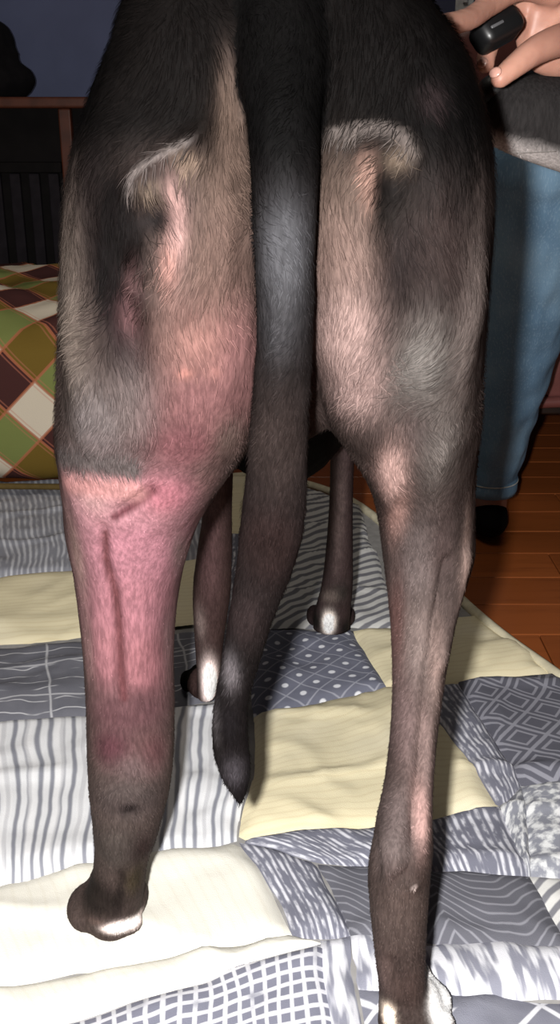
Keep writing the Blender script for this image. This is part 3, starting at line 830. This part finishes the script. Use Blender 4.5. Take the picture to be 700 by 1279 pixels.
# --- short fur strands, combed down the limbs
def make_fur(me, co, no, colr, lab, count, dens, length, seed=3, nobald=None):
    r = np.random.default_rng(seed)
    tri = np.empty(0, int)
    me.calc_loop_triangles()
    t = np.empty(len(me.loop_triangles)*3, np.int32); me.loop_triangles.foreach_get('vertices', t); t = t.reshape(-1, 3)
    A, B, Cc = co[t[:, 0]], co[t[:, 1]], co[t[:, 2]]
    area = np.linalg.norm(np.cross(B-A, Cc-A), axis=1) * dens[t].mean(axis=1)
    idx = r.choice(len(t), count, p=area/area.sum())
    u = r.random(count); v = r.random(count); k = u+v > 1; u[k] = 1-u[k]; v[k] = 1-v[k]; w = 1-u-v
    mixv = lambda X: X[t[idx, 0]]*w[:, None] + X[t[idx, 1]]*u[:, None] + X[t[idx, 2]]*v[:, None]
    P = mixv(co); N = mixv(no); N /= np.linalg.norm(N, axis=1)[:, None]
    Cl = mixv(colr); Ln = mixv(length[:, None])[:, 0] * (0.6 + 0.8*r.random(count))
    # comb direction: down, slightly backward, swirled by smooth noise
    sw = np.array([noise.noise_vector(Vector((p[0]*26, p[1]*26, p[2]*18))) for p in P])
    D = np.array([0, 0.10, -1.0]) + sw*(0.55 + 0.9*np.clip((P[:, 2:3]-0.36)/0.1, 0, 1)) + r.normal(0, .16, (count, 3))
    D -= N * (D*N).sum(axis=1)[:, None]
    D /= np.linalg.norm(D, axis=1)[:, None] + 1e-9
    S = np.cross(N, D); S /= np.linalg.norm(S, axis=1)[:, None] + 1e-9
    wd = (0.00020 + 0.00016*r.random(count))[:, None]
    lift = (0.06 + 0.16*r.random(count))[:, None]
    L = Ln[:, None]
    v0 = P - N*0.0005 - S*wd; v1 = P - N*0.0005 + S*wd
    mid = P + D*L*0.55 + N*L*lift*0.8
    v2 = mid - S*wd*0.8; v3 = mid + S*wd*0.8
    tip = P + D*L + N*L*lift*0.75
    V = np.stack([v0, v1, v2, v3, tip], axis=1).reshape(-1, 3)
    cf = (0.6 + 0.8*r.random(count))[:, None]
    cc = np.clip(Cl*cf, 0.0006, 1)
    CC = np.repeat(cc, 5, axis=0)
    base = np.arange(count)[:, None]*5
    quads = (base + np.array([[0, 1, 3, 2]])); tris = (base + np.array([[2, 3, 4]]))
    m2 = bpy.data.meshes.new('fur')
    m2.vertices.add(len(V)); m2.vertices.foreach_set('co', V.ravel())
    m2.loops.add(count*7)
    lv = np.concatenate([quads, tris], axis=1).ravel()
    m2.loops.foreach_set('vertex_index', lv.astype(np.int32))
    m2.polygons.add(count*2)
    ls = (np.arange(count)[:, None]*7 + np.array([[0, 4]])).ravel()
    m2.polygons.foreach_set('loop_start', ls.astype(np.int32))
    m2.update(calc_edges=True); m2.validate()
    set_col(m2, CC)
    return m2
pinkness = np.clip((colr[:, 0] / (colr[:, 1] + 1e-4) - 1.52) / 0.45, 0, 1) * ((lab == HLi) | (lab == HRi))
dens = np.ones(len(co)); dens[lab == BOi] = 0.5
dens *= (1 - 0.85*pinkness)
dens[co[:, 1] > 0.95] *= 0.6
clip_band = (lab == HLi) & (co[:, 2] < 0.44) & (co[:, 2] > 0.24)
dens[clip_band] *= 0.35
length = 0.0042 + 0.0058*np.clip((co[:, 2]-0.38)/0.12, 0, 1)
length[lab == TAi] = 0.006; length[(lab == FRi) | (lab == FLi)] = 0.005
length[clip_band] = 0.003; length[co[:, 2] < 0.06] = 0.0022
fur = link('fur', make_fur(dme, co, no, colr, lab, 170000, dens, length), M_fur, dog)
tag(fur, kind='stuff')

# ------------------------------------------------------------------ second dog: head enters at the right edge
mb = MB()
tip, tt = atY(606, 128, .86)
hdir = np.array([-1.0, -0.08, 0.33]); R2 = rotfrom(hdir)
H2 = tip - R2 @ np.array([.187, 0, -.022]) * 1.32
S2 = 1.32
dog_head(mb, H2, R2 * S2)
nb = H2 - R2 @ np.array([.03, 0, .03])
mb.ring_loft(tube_rings([[*nb, .05, .055], [nb[0]+.08, nb[1]+.02, nb[2]-.02, .055, .065], [nb[0]+.17, nb[1]+.03, nb[2]-.06, .065, .08], [nb[0]+.27, nb[1]+.03, nb[2]-.11, .09, .11]], 24, 24, flat=(0, 1, 0))[0])
bx, by = nb[0]+.27, nb[1]+.03
C = catmull([[bx-.04, by, .48, .07, .09], [bx+.04, by, .45, .095, .16], [bx+.14, by, .43, .105, .185], [bx+.26, by, .45, .10, .16], [bx+.38, by, .50, .085, .11], [bx+.50, by, .53, .09, .10], [bx+.60, by, .52, .085, .10], [bx+.65, by, .50, .04, .06]], 40)
mb.ring_loft([[c[:3] + np.array([0, c[3]*math.cos(2*math.pi*j/24), c[4]*math.sin(2*math.pi*j/24)]) for j in range(24)] for c in C])
for s in (-1, 1):
    y = by + s*.06
    mb.ring_loft(flat_rings([[bx+.06, y, .40, .06, .04], [bx+.07, y, .28, .03, .027], [bx+.06, y, .16, .022, .02], [bx+.055, y, .05, .019, .018], [bx+.05, y, .02, .022, .022]], 24, 16)[0])
    mb.ring_loft(flat_rings([[bx+.56, y, .50, .10, .055], [bx+.52, y, .36, .07, .05], [bx+.55, y, .27, .04, .032], [bx+.62, y, .18, .024, .02], [bx+.61, y, .08, .019, .017], [bx+.60, y, .02, .022, .022]], 30, 16)[0])
    paw(mb, (bx+.035, y, .001), math.pi/2, 1.0); paw(mb, (bx+.585, y, .001), math.pi/2, 1.0)
mb.ring_loft(tube_rings([[bx+.63, by, .55, .022, .022], [bx+.70, by, .47, .018, .018], [bx+.73, by, .36, .013, .013], [bx+.75, by, .26, .007, .007]], 24, 12, flat=(0, 1, 0))[0])
me2 = remesh(mb, 0.005, 2, 'dog_body')
c2 = get_co(me2); n2 = get_no(me2)
loc2 = (c2 - H2) @ R2
chin = np.clip((-0.040 + 0.06*(0.15-loc2[:, 0]) - loc2[:, 2]) / 0.010, 0, 1) * np.clip((loc2[:, 0] - 0.02)/0.03, 0, 1) * (loc2[:, 0] < .26)
cheek = np.exp(-(((loc2[:, 0]-.14)/.022)**2 + ((loc2[:, 2]+.020)/.012)**2)) * (loc2[:, 0] > 0)
cl2 = np.tile(np.array(lin((34, 32, 32))), (len(c2), 1))
cl2 = cl2*(1-chin[:, None]) + np.array(lin((150, 144, 142)))*chin[:, None]
cl2 = cl2*(1-0.7*cheek[:, None]) + np.array(lin((82, 78, 76)))*0.7*cheek[:, None]
set_col(me2, cl2)
dog2 = empty('black_dog', (bx+.3, by, 0))
tag(dog2, 'black dog with a pale grey chin poking its muzzle in at the right edge', 'dog')
link('dog_body', me2, M_coat, dog2)
lg2 = np.where((np.abs(loc2[:, 0]) < .25), .005, .008)
near2 = np.where((loc2[:, 0] > -.2) & (loc2[:, 0] < .25), 1.0, 0.3)
f2 = link('fur', make_fur(me2, c2, n2, cl2, None, 16000, near2, lg2, 5), M_fur, dog2); tag(f2, kind='stuff')
for s in (-1, 1):
    link('eye', MB().ellipsoid(H2 + R2 @ np.array([.032, s*.038, .022])*S2, (.0085, .0085, .0085)).mesh(), M_eye, dog2)
link('nose', MB().ellipsoid(H2 + R2 @ np.array([.184, 0, -.014])*S2, (.014, .014, .012)).mesh(), M_claw, dog2)
M_wh = plain('whisker', (130, 126, 122), 0.4)
wmb = MB()
w0 = H2 + R2 @ np.array([.14, -.02 if R2[1, 1] > 0 else .02, -.035])*S2
for a, b in ((0.0, 0.0),):
    wmb.ring_loft(tube_rings([[w0[0], w0[1], w0[2], .00025, .00025], [w0[0]-.025, w0[1]-.018, w0[2]+a*.6, .0002, .0002], [w0[0]-.05, w0[1]-.03, w0[2]+a, .0001, .0001]], 8, 5, flat=(0, 1, 0))[0])
link('whiskers', wmb.mesh(), M_wh, dog2)

# ------------------------------------------------------------------ person: hand, arm, jeans
def skin_mat():
    m = Mat('person_skin', 0.5, 0.35)
    m.b.inputs['Subsurface Weight'].default_value = 0.15
    m.b.inputs['Subsurface Radius'].default_value = (0.01, 0.004, 0.002)
    f = m.noise(m.ob(), 45, 3)
    m.color(m.mix(m.ramp(f, 0.3, 0.7), lin4((146, 104, 90)), lin4((160, 118, 102))))
    m.bump(m.noise(m.ob(), 300, 3), 0.15, 0.0006)
    return m.m
M_skin = skin_mat()
M_nail = plain('finger_nail', (166, 126, 114), 0.25, 0.5)
def denim():
    m = Mat('denim', 0.85, 0.15)
    v = m.ob()
    tw = m.noise(m.mapping(v, (500, 500, 120), (0, 0.5, 0)), 1.0, 2)
    fade = m.noise(v, 9, 3)
    c = m.mix(m.ramp(fade, 0.35, 0.65), lin4((86, 114, 138)), lin4((106, 134, 156)))
    c = m.mix(m.ma('MULTIPLY', m.ramp(tw, 0.5, 0.7), 0.15), c, lin4((170, 192, 204)))
    m.color(c); m.bump(tw, 0.3, 0.001)
    return m.m
M_denim = denim()
M_thread = plain('denim_thread', (190, 190, 180), 0.8)
M_shirt = plain('shirt_dark_cloth', (40, 42, 48), 0.9, 0.1)
M_hair = plain('person_hair_brown', (70, 48, 34), 0.5, 0.4, 200, 0.4)
M_shoe = plain('shoe_black_leather', (12, 11, 11), 0.85, 0.1)

person = empty('person', (.55, 1.75, FLOOR_Z))
tag(person, 'seated person in blue jeans reaching over to hold the dog, hand at top right', 'person')
hand = MB()
def fing(pts, r0, r1):
    P = [atY(x, y, Y)[0] for x, y, Y in pts]
    n = len(P)
    rows = [[*p, r0+(r1-r0)*i/(n-1), (r0+(r1-r0)*i/(n-1))*.95] for i, p in enumerate(P)]
    hand.ring_loft(tube_rings(rows, 24, 14, flat=(0, 1, 0))[0])
    hand.ellipsoid(P[-1], (r1*.98,)*3, None, 12, 8)
    hand.ellipsoid(P[0], (r0,)*3, None, 12, 8)
    return P
HY = .83
wr = atY(790, 18, HY+.06)[0]
kn = atY(672, 30, HY+.015)[0]
# palm
pal = [[*atY(790, 15, HY+.06)[0], .024, .030], [*atY(745, 22, HY+.045)[0], .028, .036], [*atY(705, 28, HY+.03)[0], .024, .040], [*atY(672, 24, HY+.018)[0], .016, .034], [*atY(655, 22, HY+.012)[0], .011, .022]]
hand.ring_loft(tube_rings(pal, 30, 24, flat=(0, 1, 0))[0])
idx = fing([(690, -8, HY+.0), (650, -14, HY-.02), (612, 6, HY-.055), (585, 24, HY-.09), (546, 33, HY-.135)], .0098, .0072)
mid = fing([(686, 16, HY+.02), (650, 12, HY+.015), (622, 38, HY+.0), (610, 62, HY-.012), (607, 80, HY-.02)], .0095, .0074)
rin = fing([(684, -28, HY+.035), (640, -34, HY+.03), (610, -14, HY+.022), (604, 10, HY+.012)], .0092, .0072)
pin = fing([(690, -46, HY+.05), (655, -56, HY+.05), (628, -40, HY+.045), (618, -20, HY+.038)], .0082, .0062)
thb = fing([(738, 44, HY+.025), (702, 50, HY-.008), (670, 63, HY-.030), (644, 82, HY-.042), (625, 98, HY-.048)], .0145, .0074)
for a, b, r in ((idx[1], idx[0], .0098), (mid[0], pal[2][:3], .012)):
    pass
body = MB(); body.v = hand.v; body.f = hand.f
W = np.array(pal[0][:3])
elbow = np.array([.50, 1.06, .80]); sh = np.array([.43, 1.50, .93])
body.ring_loft(tube_rings([[*(W + (np.array(pal[1][:3])-W)*.5), .023, .029], [*W, .023, .028], [*(W*.75+elbow*.25), .026, .029], [*(W*.4+elbow*.6), .036, .038], [*elbow, .039, .040]], 40, 20, flat=(0, 1, 0))[0])
body.ring_loft(tube_rings([[*elbow, .039, .040], [*(elbow*.6+sh*.4), .044, .046], [*sh, .052, .055]], 24, 20, flat=(1, 0, 0))[0])
body.ellipsoid(elbow, (.040, .040, .040)); body.ellipsoid(sh, (.058, .058, .058))
def torso_h(mb, rows): mb.ring_loft(tube_rings(rows, 40, 28)[0])
TORS = [[.58, 2.02, .50, .17, .12], [.58, 1.93, .62, .155, .11], [.58, 1.80, .76, .165, .115], [.58, 1.66, .88, .185, .115], [.58, 1.58, .96, .15, .09], [.58, 1.54, 1.0, .07, .06]]
torso_h(body, TORS)
torso_h(body, [[.58, 1.56, .97, .06, .06], [.58, 1.50, 1.04, .052, .055], [.57, 1.46, 1.09, .055, .06]])
HP = np.array([.57, 1.43, 1.16])
body.ellipsoid(HP, (.075, .095, .115)); body.ellipsoid(HP + np.array([0, -.035, -.065]), (.05, .055, .055)); body.ellipsoid(HP + np.array([0, -.098, -.015]), (.012, .02, .022))
for s in (-1, 1):
    body.ellipsoid(HP + np.array([s*.076, .005, -.01]), (.010, .02, .03))
    body.ellipsoid(HP + np.array([s*.03, -.085, .018]), (.02, .012, .008))
body.ellipsoid(HP + np.array([0, -.093, -.062]), (.024, .008, .007))
# other arm resting on the thigh
sh2 = np.array([.73, 1.60, .93]); el2 = np.array([.83, 1.62, .68]); w2 = np.array([.76, 1.44, .645])
body.ring_loft(tube_rings([[*sh2, .052, .055], [*((sh2+el2)/2), .044, .046], [*el2, .039, .040], [*((el2+w2)/2), .034, .034], [*w2, .023, .028], [.745, 1.40, .64, .022, .038], [.735, 1.36, .635, .014, .036]], 50, 20, flat=(0, 0, 1))[0])
for i in range(4):
    b0 = np.array([.735 + (i-1.5)*.016, 1.37, .638]); b1 = b0 + np.array([-.006, -.04, -.008]); b2 = b1 + np.array([-.003, -.022, -.018])
    body.ring_loft(tube_rings([[*b0, .0092, .009], [*b1, .0085, .0085], [*b2, .0070, .007]], 14, 12, flat=(1, 0, 0))[0])
body.ring_loft(tube_rings([[.715, 1.41, .64, .012, .012], [.695, 1.385, .638, .010, .010], [.683, 1.36, .632, .0075, .0075]], 12, 12, flat=(0, 0, 1))[0])
# legs under the jeans
leg_rows = img_rows([(215, 602, 750, 1.42, .062), (300, 600, 742, 1.45, .062), (430, 592, 700, 1.52, .058), (520, 586, 670, 1.57, .052), (605, 580, 642, 1.61, .047)])
def shrink(rows, k): return [[r[0], r[1], r[2], r[3]-k, r[4]-k] for r in rows]
hip1 = [.50, 1.98, .51]; kn1 = np.array(leg_rows[0][:3])
body.ring_loft(flat_rings(shrink(leg_rows, .012), 30, 20)[0])
body.ring_loft(tube_rings([[*hip1, .075, .075], [*(np.array(hip1)*.5+kn1*.5), .068, .066], [kn1[0], kn1[1]+.02, kn1[2]-.005, .056, .052]], 24, 20)[0])
ank = np.array(leg_rows[-1][:3])
body.ring_loft(flat_rings([[*ank, .034, .036], [ank[0], ank[1], 0.03, .033, .038]], 10, 18)[0])
hip2 = np.array([.67, 1.98, .51]); kn2 = np.array([.74, 1.46, .55]); an2 = np.array([.76, 1.60, .07])
body.ring_loft(tube_rings([[*hip2, .075, .075], [*((hip2+kn2)/2), .068, .066], [*kn2, .056, .052]], 24, 20)[0])
body.ring_loft(flat_rings([[*kn2, .055, .055], [*(kn2*.5+an2*.5), .045, .05], [*an2, .036, .038], [an2[0], an2[1], .03, .033, .038]], 24, 20)[0])
bme = remesh(body, 0.0028, 2, 'person_body')
link('person_body', bme, M_skin, person)
# nails
def nail(p, nrm, rad):
    R = rotfrom(np.cross(nrm, (0, 0, 1)) if abs(nrm[2]) < .9 else (1, 0, 0), nrm)
    return MB().ellipsoid(np.array(p) + np.array(nrm)*rad*.90, (rad*.6, rad*.5, rad*.2), R, 12, 8).mesh()
def unit(v): v = np.array(v, float); return v/np.linalg.norm(v)
link('finger_nail', nail(thb[-1], unit((-.55, -.55, .45)), .0085), M_nail, person)
link('finger_nail', nail(mid[-1], unit((-.5, -.8, .1)), .0074), M_nail, person)
link('finger_nail', nail(idx[-1], unit((-.2, -.3, .9)), .0072), M_nail, person)
# eyes and hair
for s in (-1, 1):
    link('eye', MB().ellipsoid(HP + np.array([s*.03, -.086, .005]), (.012, .010, .009)).mesh(), M_eye, person)
hb = MB(); hb.ellipsoid(HP + np.array([0, .02, .03]), (.085, .10, .105)); hb.ellipsoid(HP + np.array([0, .07, -.05]), (.07, .05, .10))
link('hair', remesh(hb, .006, 2), M_hair, person)
# jeans
jb = MB()
jb.ring_loft(flat_rings(leg_rows, 50, 28)[0])
jb.ellipsoid((kn1[0], kn1[1], kn1[2]), (leg_rows[0][3], leg_rows[0][4]+.004, .055))
jb.ring_loft(tube_rings([[*hip1, .095, .095], [*(np.array(hip1)*.5+kn1*.5), .088, .080], [kn1[0], kn1[1]+.01, kn1[2]-.004, .078, .062]], 30, 24)[0])
jb.ring_loft(tube_rings([[*hip2, .095, .095], [*((hip2+kn2)/2), .088, .080], [*kn2, .074, .066]], 30, 24)[0])
jb.ring_loft(flat_rings([[*kn2, .072, .066], [*(kn2*.5+an2*.5), .062, .062], [an2[0], an2[1], .075, .055, .056]], 30, 24)[0])
jb.ellipsoid((.585, 1.99, .52), (.19, .13, .12))
jme = remesh(jb, .005, 3)
jc = get_co(jme); jn = get_no(jme)
d = np.array([noise.noise(Vector((p[0]*18, p[1]*18, p[2]*30))) for p in jc])*.004 + np.array([noise.noise(Vector((p[0]*60, p[1]*40, p[2]*14))) for p in jc])*.0025
set_co(jme, jc + jn*d[:, None])
jeans = link('jeans', jme, M_denim, person)
hc = leg_rows[-1]
link('hem', MB().ring_loft([[np.array([hc[0], hc[1], hc[2]+dz]) + np.array([(hc[3]+.004+e)*math.cos(a), (hc[4]+.004+e)*math.sin(a), 0]) for a in np.linspace(0, 2*math.pi, 40, endpoint=False)] for dz, e in ((-.008, -.006), (-.010, 0), (-.002, .0015), (.018, .001), (.02, -.004))]).mesh(), M_denim, person)
link('hem_stitch', MB().ring_loft([[np.array([hc[0], hc[1], hc[2]+dz]) + np.array([(hc[3]+.006)*math.cos(a), (hc[4]+.006)*math.sin(a), 0]) for a in np.linspace(0, 2*math.pi, 40, endpoint=False)] for dz in (.012, .0135)]).mesh(), M_thread, person)
sb = MB()
torso_h(sb, [[r[0], r[1], r[2], r[3]+.014, r[4]+.014] for r in TORS[:5]])
for a, b in ((sh, elbow), (sh2, el2)):
    sb.ring_loft(tube_rings([[*(a + np.array([.03 if a is sh else -.03, .04, 0])), .075, .075], [*a, .070, .072], [*(a*.6+b*.4), .060, .062]], 24, 20, flat=(1, 0, 0))[0])
link('shirt', remesh(sb, .007, 3), M_shirt, person)
for a in (ank, an2):
    s_ = MB(); s_.ellipsoid((a[0], a[1]+.01, .018), (.036, .085, .036)); s_.ellipsoid((a[0], a[1]+.03, .035), (.034, .05, .045))
    sm_ = remesh(s_, .006, 2); c_ = get_co(sm_); c_[:, 2] = np.maximum(c_[:, 2], FLOOR_Z); set_co(sm_, c_)
    link('shoe', sm_, M_shoe, person)

# the thing held in the hand
M_blk = plain('glossy_black_plastic', (12, 12, 13), 0.4, 0.4)
M_sil = plain('silver_strip', (70, 70, 72), 0.3, 0.6)
c0, t0 = atY(622, 38, HY-.03)
ax = unit(VR*0.80 + VU*0.52 + VF*0.25); upv = unit(-VR*0.52 + VU*0.80)
Rg = rotfrom(ax, upv)
gad = empty('black_gadget', tuple(c0))
tag(gad, 'small glossy black gadget pinched between thumb and fingers at the top right', 'gadget')
k_ = t0/F_PX
gb = MB(); gb.box((-33*k_, -.012, -17*k_), (31*k_, .012, 20*k_), 12*k_, Rg, c0)
link('casing', gb.mesh(), M_blk, gad)
gb = MB(); gb.box((-22*k_, .0105, -2*k_), (-2*k_, .0128, 2*k_), .0008, Rg, c0); gb2 = MB(); gb2.box((-22*k_, -.0128, -2*k_), (-2*k_, -.0105, 2*k_), .0008, Rg, c0)
front = gb if (Rg @ np.array([0, 1, 0]))[1] < 0 else gb2
link('silver_strip', front.mesh(), M_sil, gad)
